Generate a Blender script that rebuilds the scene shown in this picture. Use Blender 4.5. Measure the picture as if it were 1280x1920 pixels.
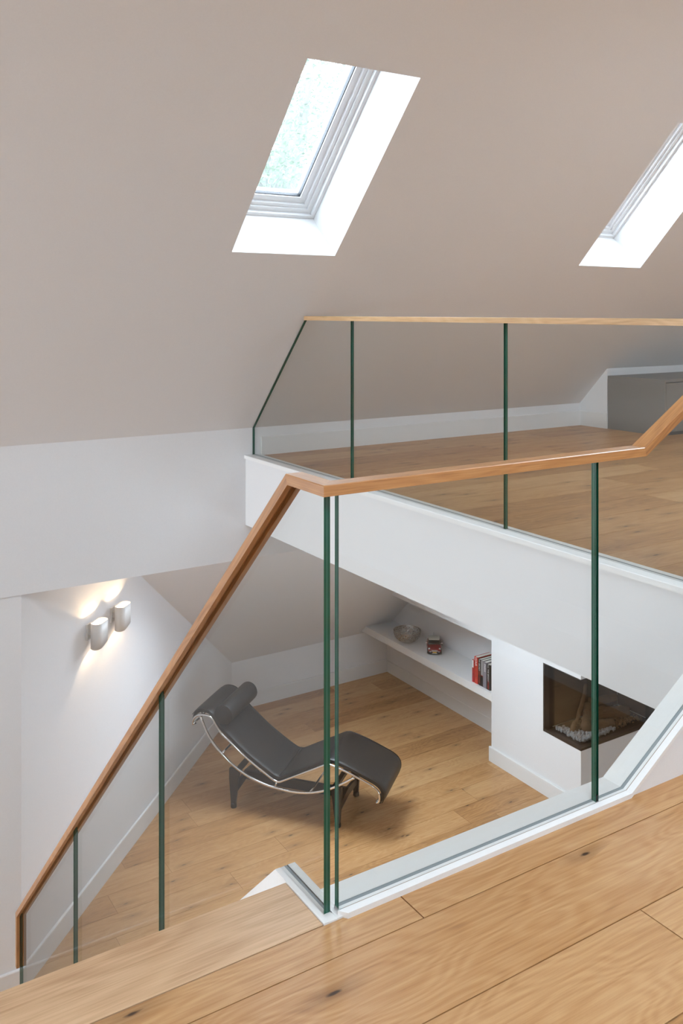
import bpy, bmesh, math, random
from mathutils import Vector, Matrix, noise
random.seed(7)
for o in list(bpy.data.objects): bpy.data.objects.remove(o)
S = bpy.context.scene
COL = S.collection
V = Vector

# ---------------------------------------------------------------- camera
EZ = 1.42
TH = math.radians(57.8)
FW = V((math.cos(TH), math.sin(TH), 0))
cam_d = bpy.data.cameras.new('camera')
cam = bpy.data.objects.new('camera', cam_d); COL.objects.link(cam)
cam.location = (0, 0, EZ)
cam.rotation_euler = (math.radians(90), 0, TH - math.radians(90))
cam_d.sensor_fit = 'VERTICAL'; cam_d.sensor_height = 36; cam_d.sensor_width = 24
cam_d.lens = 1690 / 1920 * 36
cam_d.shift_y = -374 / 1920
cam_d.clip_start = 0.05
S.camera = cam

# ---------------------------------------------------------------- sky, lights, exposure
S.view_settings.view_transform = 'Standard'
S.view_settings.look = 'None'
S.view_settings.gamma = 1
S.view_settings.exposure = -1.08
S.view_settings.use_curve_mapping = False
W = bpy.data.worlds.new('sky'); S.world = W; W.use_nodes = True
wn = W.node_tree; bg = wn.nodes['Background']
bg.inputs[0].default_value = (0.80, 0.91, 1.04, 1); bg.inputs[1].default_value = 27.0

def area(name, loc, direction, sx, sy, power, col=(0.85, 0.93, 1.0)):
    d = bpy.data.lights.new(name, 'AREA'); d.shape = 'RECTANGLE'; d.size = sx; d.size_y = sy
    d.energy = power; d.color = col
    o = bpy.data.objects.new(name, d); COL.objects.link(o)
    o.location = loc
    o.rotation_euler = V(direction).to_track_quat('-Z', 'Y').to_euler()
    return o
# daylight through windows outside the picture; lower-front and loft sources are added fill
area('daylight_stair_window', (-4.6, 4.75, 0.45), (1, 0, 0), 1.3, 0.9, 610, (0.92, 0.955, 1.0))
area('daylight_low_skylight', (3.8, 6.63+0.12, -0.34+0.12), (-0.1, -0.693, -0.72), 1.5, 0.80, 165, (0.78, 0.88, 1.0))
area('added_lower_front_fill', (5.1, -2.6, -1.65), (0, 1, 0), 2.2, 1.2, 25, (0.82, 0.91, 1.0))  # added source to lighten the low back wall of the lower room
area('added_loft_fill', (5.2, 1.2, 3.62), (-0.1, 0.25, -1), 2.2, 1.2, 110, (0.80, 0.90, 1.0))  # added source to brighten the loft floor
area('daylight_rear_skylight', (1.2, -0.6, 3.62), (0, 0.1, -1), 1.8, 1.2, 160, (0.84, 0.92, 1.0))

# ---------------------------------------------------------------- helpers
def link(name, me, mats, parent=None, smooth=False):
    o = bpy.data.objects.new(name, me); COL.objects.link(o)
    for m in (mats if isinstance(mats, (list, tuple)) else [mats]): me.materials.append(m)
    if parent is not None: o.parent = parent
    if smooth:
        for p in me.polygons: p.use_smooth = True
    return o
def obj(name, bm, mats, parent=None, smooth=False, recalc=True):
    if recalc: bmesh.ops.recalc_face_normals(bm, faces=bm.faces)
    me = bpy.data.meshes.new(name); bm.to_mesh(me); bm.free()
    return link(name, me, mats, parent, smooth)
def tag(o, label=None, cat=None, group=None, kind=None):
    if label: o['label'] = label
    if cat: o['category'] = cat
    if group: o['group'] = group
    if kind: o['kind'] = kind
    return o
def struct(name, bm, mats, parent=None, label=None, smooth=False):
    o = obj(name, bm, mats, parent, smooth)
    if parent is None: o['kind'] = 'structure'
    if label: o['label'] = label
    return o
def thing(name, label, cat, loc=(0, 0, 0), rz=0, group=None):
    o = bpy.data.objects.new(name, None); COL.objects.link(o)
    o.empty_display_size = 0.1
    o.location = loc; o.rotation_euler = (0, 0, rz)
    return tag(o, label, cat, group)
def add_box(bm, lo, hi, mi=0):
    x0, y0, z0 = lo; x1, y1, z1 = hi
    v = [bm.verts.new(p) for p in ((x0,y0,z0),(x1,y0,z0),(x1,y1,z0),(x0,y1,z0),(x0,y0,z1),(x1,y0,z1),(x1,y1,z1),(x0,y1,z1))]
    fs = []
    for q in ((3,2,1,0),(4,5,6,7),(0,1,5,4),(1,2,6,5),(2,3,7,6),(3,0,4,7)):
        f = bm.faces.new([v[i] for i in q]); f.material_index = mi; fs.append(f)
    return fs
def box(lo, hi, bev=0):
    bm = bmesh.new(); add_box(bm, lo, hi)
    if bev: bmesh.ops.bevel(bm, geom=bm.edges[:], offset=bev, segments=2, affect='EDGES', profile=0.7)
    return bm
def prism(bm, pts, off):
    """extrude a 3-D polygon by the vector off"""
    off = V(off)
    a = [bm.verts.new(V(p)) for p in pts]; b = [bm.verts.new(V(p) + off) for p in pts]
    n = len(pts)
    bm.faces.new(a); bm.faces.new(b[::-1])
    for i in range(n):
        bm.faces.new((a[i], b[i], b[(i+1) % n], a[(i+1) % n]))
    return bm
def tube(bm, pts, r, seg=10, caps=True, closed=False):
    pts = [V(p) for p in pts]; n = len(pts); rings = []
    rr = r if isinstance(r, (list, tuple)) else [r]*n
    t0 = (pts[1]-pts[0]).normalized()
    up = V((0,0,1)) if abs(t0.z) < 0.9 else V((1,0,0))
    s = t0.cross(up).normalized()
    for i, p in enumerate(pts):
        if i == 0: t = (pts[1]-pts[0]).normalized()
        elif i == n-1: t = (pts[-1]-pts[-2]).normalized()
        else: t = ((pts[i+1]-p).normalized() + (p-pts[i-1]).normalized()).normalized()
        s = (s - t*s.dot(t)).normalized(); u = s.cross(t)
        rings.append([bm.verts.new(p + s*math.cos(a)*rr[i] + u*math.sin(a)*rr[i]) for a in [2*math.pi*k/seg for k in range(seg)]])
    for i in range(n-1):
        for k in range(seg):
            bm.faces.new((rings[i][k], rings[i][(k+1)%seg], rings[i+1][(k+1)%seg], rings[i+1][k]))
    if caps:
        bm.faces.new(rings[0][::-1]); bm.faces.new(rings[-1])
def spline(pts, n=6):
    """Catmull-Rom through pts"""
    P = [V(p) for p in pts]; out = []
    P = [P[0]*2-P[1]] + P + [P[-1]*2-P[-2]]
    for i in range(1, len(P)-2):
        for k in range(n):
            t = k/n; a, b, c, d = P[i-1:i+3]
            out.append(0.5*((2*b) + (c-a)*t + (2*a-5*b+4*c-d)*t*t + (3*b-a-3*c+d)*t**3))
    out.append(P[-2]); return out
def lathe(bm, prof, seg=32):
    rings = []
    for r, z in prof:
        rings.append([bm.verts.new((max(r,1e-5)*math.cos(2*math.pi*k/seg), max(r,1e-5)*math.sin(2*math.pi*k/seg), z)) for k in range(seg)])
    for i in range(len(rings)-1):
        for k in range(seg):
            bm.faces.new((rings[i][k], rings[i][(k+1)%seg], rings[i+1][(k+1)%seg], rings[i+1][k]))
    return bm

# ---------------------------------------------------------------- materials
def mat(name, col, rough=0.5, metal=0.0, spec=0.5, emit=None, es=0, coat=0, alpha=1, bump=0, bscale=60):
    m = bpy.data.materials.new(name); m.use_nodes = True
    nt = m.node_tree; b = nt.nodes['Principled BSDF']
    b.inputs['Base Color'].default_value = (*col, 1); b.inputs['Roughness'].default_value = rough
    b.inputs['Metallic'].default_value = metal; b.inputs['Specular IOR Level'].default_value = spec
    b.inputs['Coat Weight'].default_value = coat
    if emit:
        b.inputs['Emission Color'].default_value = (*emit, 1); b.inputs['Emission Strength'].default_value = es
    # faint procedural mottling of colour, and a soft bump
    tc = nt.nodes.new('ShaderNodeTexCoord'); nz = nt.nodes.new('ShaderNodeTexNoise'); nz.inputs['Scale'].default_value = bscale
    nt.links.new(tc.outputs['Object'], nz.inputs['Vector'])
    mx = nt.nodes.new('ShaderNodeMix'); mx.data_type = 'RGBA'
    mx.inputs[6].default_value = (*[c*0.97 for c in col], 1); mx.inputs[7].default_value = (*[min(1, c*1.02) for c in col], 1)
    nt.links.new(nz.outputs['Fac'], mx.inputs[0]); nt.links.new(mx.outputs[2], b.inputs['Base Color'])
    if bump:
        bp = nt.nodes.new('ShaderNodeBump'); bp.inputs['Strength'].default_value = bump; bp.inputs['Distance'].default_value = 0.002
        nt.links.new(nz.outputs['Fac'], bp.inputs['Height']); nt.links.new(bp.outputs[0], b.inputs['Normal'])
    return m

M = {}
M['paint'] = mat('wall_paint', (0.86, 0.863, 0.88), 0.75, spec=0.25, bump=0.08, bscale=140)
M['paint_satin'] = mat('satin_white_paint', (0.92, 0.92, 0.92), 0.38, spec=0.45)
M['trim'] = mat('trim_paint', (0.84, 0.84, 0.84), 0.4, spec=0.4)
M['gasket'] = mat('grey_gasket', (0.30, 0.34, 0.36), 0.45)
M['silicone'] = mat('clear_silicone', (0.45, 0.35, 0.27), 0.5)
M['grey_cab'] = mat('grey_lacquer', (0.25, 0.235, 0.22), 0.45)
M['grey_dark'] = mat('grey_plinth', (0.12, 0.12, 0.125), 0.6)
M['chrome'] = mat('chrome', (0.86, 0.86, 0.86), 0.08, metal=1)
M['black_steel'] = mat('matte_black_steel', (0.018, 0.018, 0.018), 0.42)
M['rubber'] = mat('black_rubber', (0.012, 0.012, 0.012), 0.6)
M['leather'] = mat('black_leather', (0.011, 0.0095, 0.009), 0.42, spec=0.5, bump=0.35, bscale=260)
M['lamp_white'] = mat('lamp_white', (0.82, 0.81, 0.80), 0.45)
M['bulb'] = mat('lit_bulb', (1, .9, .7), 0.5, emit=(1.0, 0.72, 0.38), es=40)
M['dark_metal'] = mat('dark_bronze_steel', (0.035, 0.026, 0.022), 0.45, metal=0.3)
M['firebox'] = mat('firebox_lining', (0.05, 0.034, 0.024), 0.55)
M['book_red'] = mat('red_cloth', (0.62, 0.05, 0.035), 0.5)
M['book_red2'] = mat('deep_red_cloth', (0.55, 0.03, 0.04), 0.5)
M['book_black'] = mat('black_cover', (0.02, 0.02, 0.022), 0.45)
M['book_lilac'] = mat('grey_lilac_cover', (0.27, 0.25, 0.29), 0.5)
M['book_grey'] = mat('grey_photo_cover', (0.32, 0.31, 0.32), 0.5)
M['page'] = mat('book_pages', (0.78, 0.76, 0.7), 0.8)
M['ink_white'] = mat('white_ink', (0.85, 0.85, 0.85), 0.6)
M['ink_black'] = mat('black_ink', (0.03, 0.02, 0.02), 0.6)
M['car_red'] = mat('dark_red_car_paint', (0.22, 0.012, 0.02), 0.2, coat=0.6)
M['car_roof'] = mat('cream_roof_paint', (0.58, 0.58, 0.52), 0.35)
M['car_glass'] = mat('car_glass', (0.02, 0.022, 0.024), 0.12)
M['car_black'] = mat('car_black_trim', (0.015, 0.015, 0.015), 0.5)
M['plate'] = mat('yellow_plate', (0.75, 0.42, 0.03), 0.5)
M['head_lens'] = mat('headlamp_lens', (0.85, 0.87, 0.9), 0.1)
M['frame_white'] = mat('window_white', (0.93, 0.94, 0.95), 0.35)
M['seal'] = mat('window_seal', (0.03, 0.03, 0.035), 0.5)
M['silver'] = mat('pierced_steel', (0.55, 0.53, 0.50), 0.16, metal=1)
M['pebble_white'] = mat('white_stone_chips', (0.62, 0.62, 0.62), 0.8)
M['pebble_brown'] = mat('brown_stone_chips', (0.30, 0.19, 0.11), 0.8)

def N(nt, t, **kw):
    n = nt.nodes.new(t)
    for k, v in kw.items(): setattr(n, k, v)
    return n
def wood(name, light, mid, dark, knots=True, rough=0.38, fine=1.0, cath=1.0, var=1.0, coat=0.15):
    """oak: reads 'wc' (along grain, across, id) from the mesh"""
    m = bpy.data.materials.new(name); m.use_nodes = True; nt = m.node_tree; L = nt.links
    b = nt.nodes['Principled BSDF']
    at = N(nt, 'ShaderNodeAttribute', attribute_name='wc')
    sp = N(nt, 'ShaderNodeSeparateXYZ'); L.new(at.outputs['Vector'], sp.inputs[0])
    def comb(sx, sy, sz=7.3):
        def mul(i, s):
            q = N(nt, 'ShaderNodeMath', operation='MULTIPLY'); L.new(sp.outputs[i], q.inputs[0]); q.inputs[1].default_value = s; return q
        c = N(nt, 'ShaderNodeCombineXYZ')
        L.new(mul(0, sx).outputs[0], c.inputs[0]); L.new(mul(1, sy).outputs[0], c.inputs[1]); L.new(mul(2, sz).outputs[0], c.inputs[2]); return c
    # long fibres
    n1 = N(nt, 'ShaderNodeTexNoise'); n1.inputs['Scale'].default_value = 1; n1.inputs['Detail'].default_value = 5; n1.inputs['Roughness'].default_value = 0.62
    L.new(comb(4*fine, 130*fine).outputs[0], n1.inputs['Vector'])
    # cathedral bands: distorted rings
    nd = N(nt, 'ShaderNodeTexNoise'); nd.inputs['Scale'].default_value = 1; nd.inputs['Detail'].default_value = 2
    L.new(comb(1.3, 5.5).outputs[0], nd.inputs['Vector'])
    mu = N(nt, 'ShaderNodeMath', operation='MULTIPLY'); L.new(nd.outputs['Fac'], mu.inputs[0]); mu.inputs[1].default_value = 130*cath
    si = N(nt, 'ShaderNodeMath', operation='SINE'); L.new(mu.outputs[0], si.inputs[0])
    mr = N(nt, 'ShaderNodeMapRange'); mr.inputs[1].default_value = -1; mr.inputs[2].default_value = 1; L.new(si.outputs[0], mr.inputs[0])
    # broad tone
    n3 = N(nt, 'ShaderNodeTexNoise'); n3.inputs['Scale'].default_value = 1; n3.inputs['Detail'].default_value = 3
    L.new(comb(1.1, 9).outputs[0], n3.inputs['Vector'])
    # plank tone
    wn_ = N(nt, 'ShaderNodeTexWhiteNoise', noise_dimensions='1D'); L.new(sp.outputs[2], wn_.inputs['W'])
    def madd(a, k, base=None):
        q = N(nt, 'ShaderNodeMath', operation='MULTIPLY_ADD'); L.new(a, q.inputs[0]); q.inputs[1].default_value = k
        if base is None: q.inputs[2].default_value = 0
        elif isinstance(base, (int, float)): q.inputs[2].default_value = base
        else: L.new(base, q.inputs[2])
        return q.outputs[0]
    f = madd(n1.outputs['Fac'], 0.72, -0.07)
    f = madd(mr.outputs[0], 0.11, f); f = madd(n3.outputs['Fac'], 0.45, f); f = madd(wn_.outputs['Value'], 0.34*var, f)
    cr = N(nt, 'ShaderNodeValToRGB'); L.new(f, cr.inputs[0]); e = cr.color_ramp
    e.elements[0].position = 0.34; e.elements[0].color = (*dark, 1)
    e.elements[1].position = 0.98; e.elements[1].color = (*light, 1)
    q = e.elements.new(0.64); q.color = (*mid, 1)
    out = cr.outputs[0]
    if knots:
        vo = N(nt, 'ShaderNodeTexVoronoi', feature='F1', voronoi_dimensions='2D'); vo.inputs['Scale'].default_value = 1; L.new(comb(2.6, 8.5, 3.1).outputs[0], vo.inputs['Vector'])
        # only some cells hold a knot
        gt = N(nt, 'ShaderNodeMath', operation='GREATER_THAN'); gt.inputs[1].default_value = 0.62
        sc = N(nt, 'ShaderNodeSeparateColor'); L.new(vo.outputs['Color'], sc.inputs[0]); L.new(sc.outputs[0], gt.inputs[0])
        k = N(nt, 'ShaderNodeMapRange'); k.inputs[1].default_value = 0.03; k.inputs[2].default_value = 0.065; k.inputs[3].default_value = 1; k.inputs[4].default_value = 0
        nk = N(nt, 'ShaderNodeTexNoise'); nk.inputs['Scale'].default_value = 1; L.new(comb(22, 50).outputs[0], nk.inputs['Vector'])
        dd = N(nt, 'ShaderNodeMath', operation='MULTIPLY_ADD'); L.new(nk.outputs['Fac'], dd.inputs[0]); dd.inputs[1].default_value = 0.09; L.new(vo.outputs['Distance'], dd.inputs[2])
        sb = N(nt, 'ShaderNodeMath', operation='SUBTRACT'); L.new(dd.outputs[0], sb.inputs[0]); sb.inputs[1].default_value = 0.035
        L.new(sb.outputs[0], k.inputs[0])
        mk = N(nt, 'ShaderNodeMath', operation='MULTIPLY'); L.new(k.outputs[0], mk.inputs[0]); L.new(gt.outputs[0], mk.inputs[1])
        k2 = N(nt, 'ShaderNodeMapRange'); k2.inputs[1].default_value = 0.05; k2.inputs[2].default_value = 0.30; k2.inputs[3].default_value = 0.45; k2.inputs[4].default_value = 0
        L.new(sb.outputs[0], k2.inputs[0])
        mk2 = N(nt, 'ShaderNodeMath', operation='MULTIPLY'); L.new(k2.outputs[0], mk2.inputs[0]); L.new(gt.outputs[0], mk2.inputs[1])
        m1 = N(nt, 'ShaderNodeMix', data_type='RGBA'); L.new(mk2.outputs[0], m1.inputs[0]); L.new(out, m1.inputs[6]); m1.inputs[7].default_value = (*[c*0.75 for c in dark], 1)
        m2 = N(nt, 'ShaderNodeMix', data_type='RGBA'); L.new(mk.outputs[0], m2.inputs[0]); L.new(m1.outputs[2], m2.inputs[6]); m2.inputs[7].default_value = (*[c*0.22 for c in dark], 1)
        out = m2.outputs[2]
    L.new(out, b.inputs['Base Color'])
    b.inputs['Roughness'].default_value = rough; b.inputs['Coat Weight'].default_value = coat; b.inputs['Coat Roughness'].default_value = 0.25
    bp = N(nt, 'ShaderNodeBump'); bp.inputs['Strength'].default_value = 0.12; bp.inputs['Distance'].default_value = 0.001
    L.new(n1.outputs['Fac'], bp.inputs['Height']); L.new(bp.outputs[0], b.inputs['Normal'])
    return m
OAK_L, OAK_M, OAK_D = (0.60, 0.355, 0.165), (0.45, 0.22, 0.078), (0.21, 0.088, 0.030)
M['oak_floor'] = wood('oak_floor', OAK_L, OAK_M, OAK_D)
M['oak_nosing'] = wood('pale_oak', (0.78, 0.56, 0.36), (0.66, 0.43, 0.25), (0.47, 0.27, 0.14), knots=False, fine=1.2, cath=0.5, var=0)
M['oak_rail'] = wood('rail_oak', (0.62, 0.33, 0.13), (0.48, 0.22, 0.075), (0.28, 0.11, 0.035), knots=False, fine=1.6, cath=0.8, rough=0.35, var=0.2, coat=0.5)
M['oak_rail_pale'] = wood('pale_rail_oak', (0.78, 0.56, 0.34), (0.66, 0.43, 0.23), (0.45, 0.26, 0.12), knots=False, fine=1.6, cath=0.6, rough=0.4, var=0.2)
M['oak_gap'] = mat('plank_joint', (0.20, 0.09, 0.03), 0.7)
M['log'] = wood('log_wood', (0.26, 0.15, 0.075), (0.15, 0.085, 0.04), (0.05, 0.028, 0.016), knots=False, rough=0.85, fine=0.5, coat=0)

def glass(name, tint, refl=1.0):
    m = bpy.data.materials.new(name); m.use_nodes = True; nt = m.node_tree; L = nt.links
    nt.nodes.clear()
    o = N(nt, 'ShaderNodeOutputMaterial'); mx = N(nt, 'ShaderNodeMixShader')
    tr = N(nt, 'ShaderNodeBsdfTransparent'); tr.inputs[0].default_value = (*tint, 1)
    gl = N(nt, 'ShaderNodeBsdfGlossy'); gl.inputs['Roughness'].default_value = 0.0; gl.inputs[0].default_value = (refl, refl, refl, 1)
    fr = N(nt, 'ShaderNodeFresnel'); geo = N(nt, 'ShaderNodeNewGeometry'); io = N(nt, 'ShaderNodeMapRange')   # same reflectance from either side of the sheet
    io.inputs[3].default_value = 1.45; io.inputs[4].default_value = 1/1.45; L.new(geo.outputs['Backfacing'], io.inputs[0]); L.new(io.outputs[0], fr.inputs[0])
    L.new(fr.outputs[0], mx.inputs[0]); L.new(tr.outputs[0], mx.inputs[1]); L.new(gl.outputs[0], mx.inputs[2]); L.new(mx.outputs[0], o.inputs[0])
    return m
M['glass'] = glass('clear_glass', (0.975, 0.985, 0.98), 0.5)
M['glass_fire'] = glass('fire_glass', (0.93, 0.93, 0.93))
M['pane'] = glass('window_glass', (0.94, 0.96, 0.96))
M['edge'] = mat('green_glass_edge', (0.006, 0.085, 0.05), 0.12, spec=0.5)
M['edge_line'] = mat('laminate_line', (0.10, 0.25, 0.20), 0.25)

# leaf material, paled and greyed to put overexposure haze into the colour
def leafmat():
    m = bpy.data.materials.new('leaves'); m.use_nodes = True; nt = m.node_tree; L = nt.links
    b = nt.nodes['Principled BSDF']; oi = N(nt, 'ShaderNodeTexCoord'); nz = N(nt, 'ShaderNodeTexNoise'); nz.inputs['Scale'].default_value = 1.1
    L.new(oi.outputs['Object'], nz.inputs[0]); cr = N(nt, 'ShaderNodeValToRGB'); L.new(nz.outputs['Fac'], cr.inputs[0])
    cr.color_ramp.elements[0].color = (0.11, 0.14, 0.115, 1); cr.color_ramp.elements[1].color = (0.22, 0.26, 0.22, 1)
    L.new(cr.outputs[0], b.inputs['Base Color']); b.inputs['Roughness'].default_value = 0.5
    tl = N(nt, 'ShaderNodeBsdfTranslucent'); tl.inputs[0].default_value = (0.21, 0.27, 0.19, 1)
    mx = N(nt, 'ShaderNodeMixShader'); mx.inputs[0].default_value = 0.45
    L.new(b.outputs[0], mx.inputs[1]); L.new(tl.outputs[0], mx.inputs[2]); L.new(mx.outputs[0], nt.nodes['Material Output'].inputs[0])
    return m
M['leaves'] = leafmat()
M['bark'] = mat('bark', (0.25, 0.25, 0.24), 0.9)

# ---------------------------------------------------------------- levels and planes
ZL = -2.77                    # lower floor
ZF = 0.405                    # loft floor
YK = 5.747                    # knee wall plane
ZK = 0.603                    # top of knee wall
KU = 1.043                    # upper roof slope
ZS = -0.08                    # lower-room ceiling
YB = 8.627; ZB = -2.26; KL = 0.9619   # back knee wall and lower roof slope
XW, XF, YF = 6.055, 5.675, 5.28
XE = 9.5; YN = -2.5
XG = 2.881                    # loft glass plane
LD = V((math.cos(math.radians(45.92)), math.sin(math.radians(45.92)), 0)) # lamp wall direction
LN = V((LD.y, -LD.x, 0))
LP = V((1.2935, YK, 0))
up_z = lambda y: ZK + KU*(YK-y)
lo_z = lambda y: ZB + KL*(YB-y)

# ---------------------------------------------------------------- floors made of planks
def plank_bm(rows, x0, x1, z, th, rnd, joints=None, gap=0.0018, lens=(1.3, 2.4), shift=0):
    """rows: list of (y0,y1,xa,xb). returns bmesh with 'wc' layer"""
    bm = bmesh.new(); lay = bm.loops.layers.float_vector.new('wc')
    pid = 0
    for ri, (y0, y1, xa, xb) in enumerate(rows):
        cuts = [xa]
        if joints and ri in joints: cuts += joints[ri]
        else:
            x = xa - rnd.uniform(0, lens[0])
            while x < xb:
                if x > xa + 0.1: cuts.append(x)
                x += rnd.uniform(*lens)
        cuts = [c for c in cuts if c < xb-0.05] + [xb]
        for a, b in zip(cuts[:-1], cuts[1:]):
            pid += 1; ox = rnd.uniform(0, 50); oy = rnd.uniform(0, 20)
            fs = add_box(bm, (a+gap/2, y0+gap/2, z-th), (b-gap/2, y1-gap/2, z))
            for f in fs:
                for l in f.loops:
                    l[lay] = (l.vert.co.x + ox, l.vert.co.y - l.vert.co.z + oy, pid*1.37)
    return bm
def rows_between(y0, y1, w, phase, xa, xb):
    out = []; k = math.floor((y0-phase)/w); y = phase + k*w
    while y < y1 - 1e-6:
        a = max(y, y0); b = min(y+w, y1)
        if b-a > 0.004: out.append((a, b, xa, xb))
        y += w
    return out
rnd = random.Random(11)
# landing
rows = [(1.6855, 1.789, -4.5, XE), (1.436, 1.6855, -4.5, XE), (1.178, 1.436, -4.5, XE)] + rows_between(YN, 1.178, 0.25, 1.178, -4.5, XE)
jt = {0: [-0.4, 1.29, 3.4], 1: [0.1, 2.75], 2: [-0.2, 1.743, 2.06]}
bm = plank_bm(rows, 0, 0, 0, 0.012, rnd, jt, gap=0.003)
landing = struct('floor', bm, M['oak_floor'], label='oak plank floor of the landing in front')
bm = box((-4.5, YN, -0.26), (XE, 1.785, -0.012)); add_box(bm, (1.115, 1.790, -0.26), (2.82, 1.885, -0.0006)); add_box(bm, (-4.5, 1.785, -0.26), (1.07, 1.955, -0.022))
struct('floor', bm, M['paint'], label='white painted edge of the landing')
bm = bmesh.new(); add_box(bm, (-4.5, YN, -0.0115), (XE, 1.785, -0.0045)); struct('floor', bm, M['oak_gap'])
# loft
rows = rows_between(YN, YK, 0.245, 2.853, 2.93, XE)
struct('floor', plank_bm(rows, 0, 0, ZF, 0.012, rnd), M['oak_floor'], label='oak plank floor of the loft')
bm = bmesh.new(); add_box(bm, (2.82, YN, ZS), (XE, YK, ZF-0.0125)); struct('floor', bm, M['paint'], label='white fascia and slab of the loft')
# lower room
rows = rows_between(YN, YB, 0.23, 5.69, -4.5, XE)
struct('floor', plank_bm(rows, 0, 0, ZL, 0.012, rnd), M['oak_floor'], label='oak plank floor of the lower room')
bm = bmesh.new(); add_box(bm, (-4.5, YN, ZL-0.1), (XE, YB, ZL-0.0125)); struct('floor', bm, M['oak_gap'])

# ---------------------------------------------------------------- upper roof slope with skylight openings
SN = V((0, KU, 1)).normalized()          # outward normal of the slope
SU = V((0, -1, KU)).normalized()         # up the slope
def spt(x, u, t=0): return V((x, YK, ZK)) + SU*u + SN*t
U1, U2, UT = 1.606, 2.838, 4.02
SKY = [(2.188, 2.872), (4.960, 5.630), (7.735, 8.415)]
T = 0.40
bm = bmesh.new()
xs = sorted([-4.5, XE] + [x for s in SKY for x in s]); us = [-0.25, U1, U2, UT]
hole = lambda xa, xb, ua, ub: (abs(ua-U1) < 1e-6) and any(abs(xa-s[0]) < 1e-6 for s in SKY)
for t in (0, T+0.06):
    for i in range(len(xs)-1):
        for j in range(3):
            if hole(xs[i], xs[i+1], us[j], us[j+1]): continue
            q = [spt(xs[i], us[j], t), spt(xs[i+1], us[j], t), spt(xs[i+1], us[j+1], t), spt(xs[i], us[j+1], t)]
            if t == 0: q = [v if v.y <= YK+1e-6 else V((v.x, YK+0.0, ZK)) + (SU*us[j]) for v in q]
            bm.faces.new([bm.verts.new(p) for p in q])
for a, b in SKY:      # reveals
    c = [(a, U1), (b, U1), (b, U2), (a, U2)]
    for k in range(4):
        p, q = c[k], c[(k+1) % 4]
        bm.faces.new([bm.verts.new(v) for v in (spt(*p), spt(*q), spt(*q, T+0.06), spt(*p, T+0.06))]).material_index = 1
bmesh.ops.remove_doubles(bm, verts=bm.verts, dist=1e-4)
struct('wall_roof_slope', bm, [M['paint'], M['paint_satin']])
# skylight windows: outer frame, sash, seal, pane
def ring(bm, x0, x1, u0, u1, w, t0, t1):
    for (a, b, c, d) in ((x0, x0+w, u0, u1), (x1-w, x1, u0, u1), (x0+w, x1-w, u0, u0+w), (x0+w, x1-w, u1-w, u1)):
        P = [spt(a, c, t0), spt(b, c, t0), spt(b, d, t0), spt(a, d, t0)]
        prism(bm, P, SN*(t1-t0))
for i, (a, b) in enumerate(SKY):
    e = thing('window_%d' % (i+1), None, None, spt((a+b)/2, (U1+U2)/2, T)); e['kind'] = 'structure'
    inv = Matrix.Translation(-e.location)
    def part(nm, bm, m):
        bm.transform(inv); return obj(nm, bm, m, e)
    bm = bmesh.new(); ring(bm, a+0.0005, b-0.0005, U1+0.0005, U2-0.0005, 0.022, T-0.045, T+0.10); part('lining', bm, M['frame_white'])
    bm = bmesh.new(); ring(bm, a+0.0225, b-0.0225, U1+0.0225, U2-0.0225, 0.030, T-0.02, T+0.10); part('window_frame', bm, M['frame_white'])
    bm = bmesh.new(); ring(bm, a+0.0535, b-0.0535, U1+0.0535, U2-0.0535, 0.022, T-0.008, T+0.09); ring(bm, a+0.0755, b-0.0755, U1+0.0755, U2-0.0755, 0.040, T+0.012, T+0.09); part('sash', bm, M['frame_white'])
    bm = bmesh.new(); ring(bm, a+0.1156, b-0.1156, U1+0.1156, U2-0.1156, 0.005, T+0.022, T+0.05); part('seal', bm, M['seal'])
    bm = bmesh.new(); prism(bm, [spt(a+0.12, U1+0.12, T+0.03), spt(b-0.12, U1+0.12, T+0.03), spt(b-0.12, U2-0.12, T+0.03), spt(a+0.12, U2-0.12, T+0.03)], SN*0.004); part('pane', bm, M['pane'])

# knee wall + beam wall below it
bm = bmesh.new(); add_box(bm, (-4.5, YK, -0.32), (XE, YK+0.12, ZK+0.01))
struct('wall_back', bm, M['paint'])
# tan wall below the beam, left of the lamp wall
bm = bmesh.new(); prism(bm, [(-4.5, YK+0.012, ZL), (1.2935, YK+0.012, ZL), (1.2935, YK+0.012, -0.32), (-4.5, YK+0.012, -0.32)], (0, 0.1, 0))
struct('wall_left_back', bm, M['paint'])
# diagonal lamp wall
L_ = (YB - YK)/LD.y
def lw(s, off=0, z=0): return V((LP.x, LP.y+0.012, z)) + LD*s + LN*off
zt = lambda p: min(ZS+0.15, lo_z(p.y)+0.02)
bm = bmesh.new()
sx_ = 0.0; pts = [lw(0, 0, ZL), lw(L_, 0, ZL), lw(L_, 0, ZB+0.02)]
s1 = (YB - (ZB - 0.0 - 0.1)/1 )
ysl = YB - (0.1 - ZB)/KL      # y where lower slope reaches z=0.1
s_top = (ysl - LP.y)/LD.y
pts += [lw(max(s_top, 0.2), 0, 0.1), lw(0, 0, 0.1)]
prism(bm, pts, -LN*0.1)
struct('wall_lamp_side', bm, M['paint'])
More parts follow.
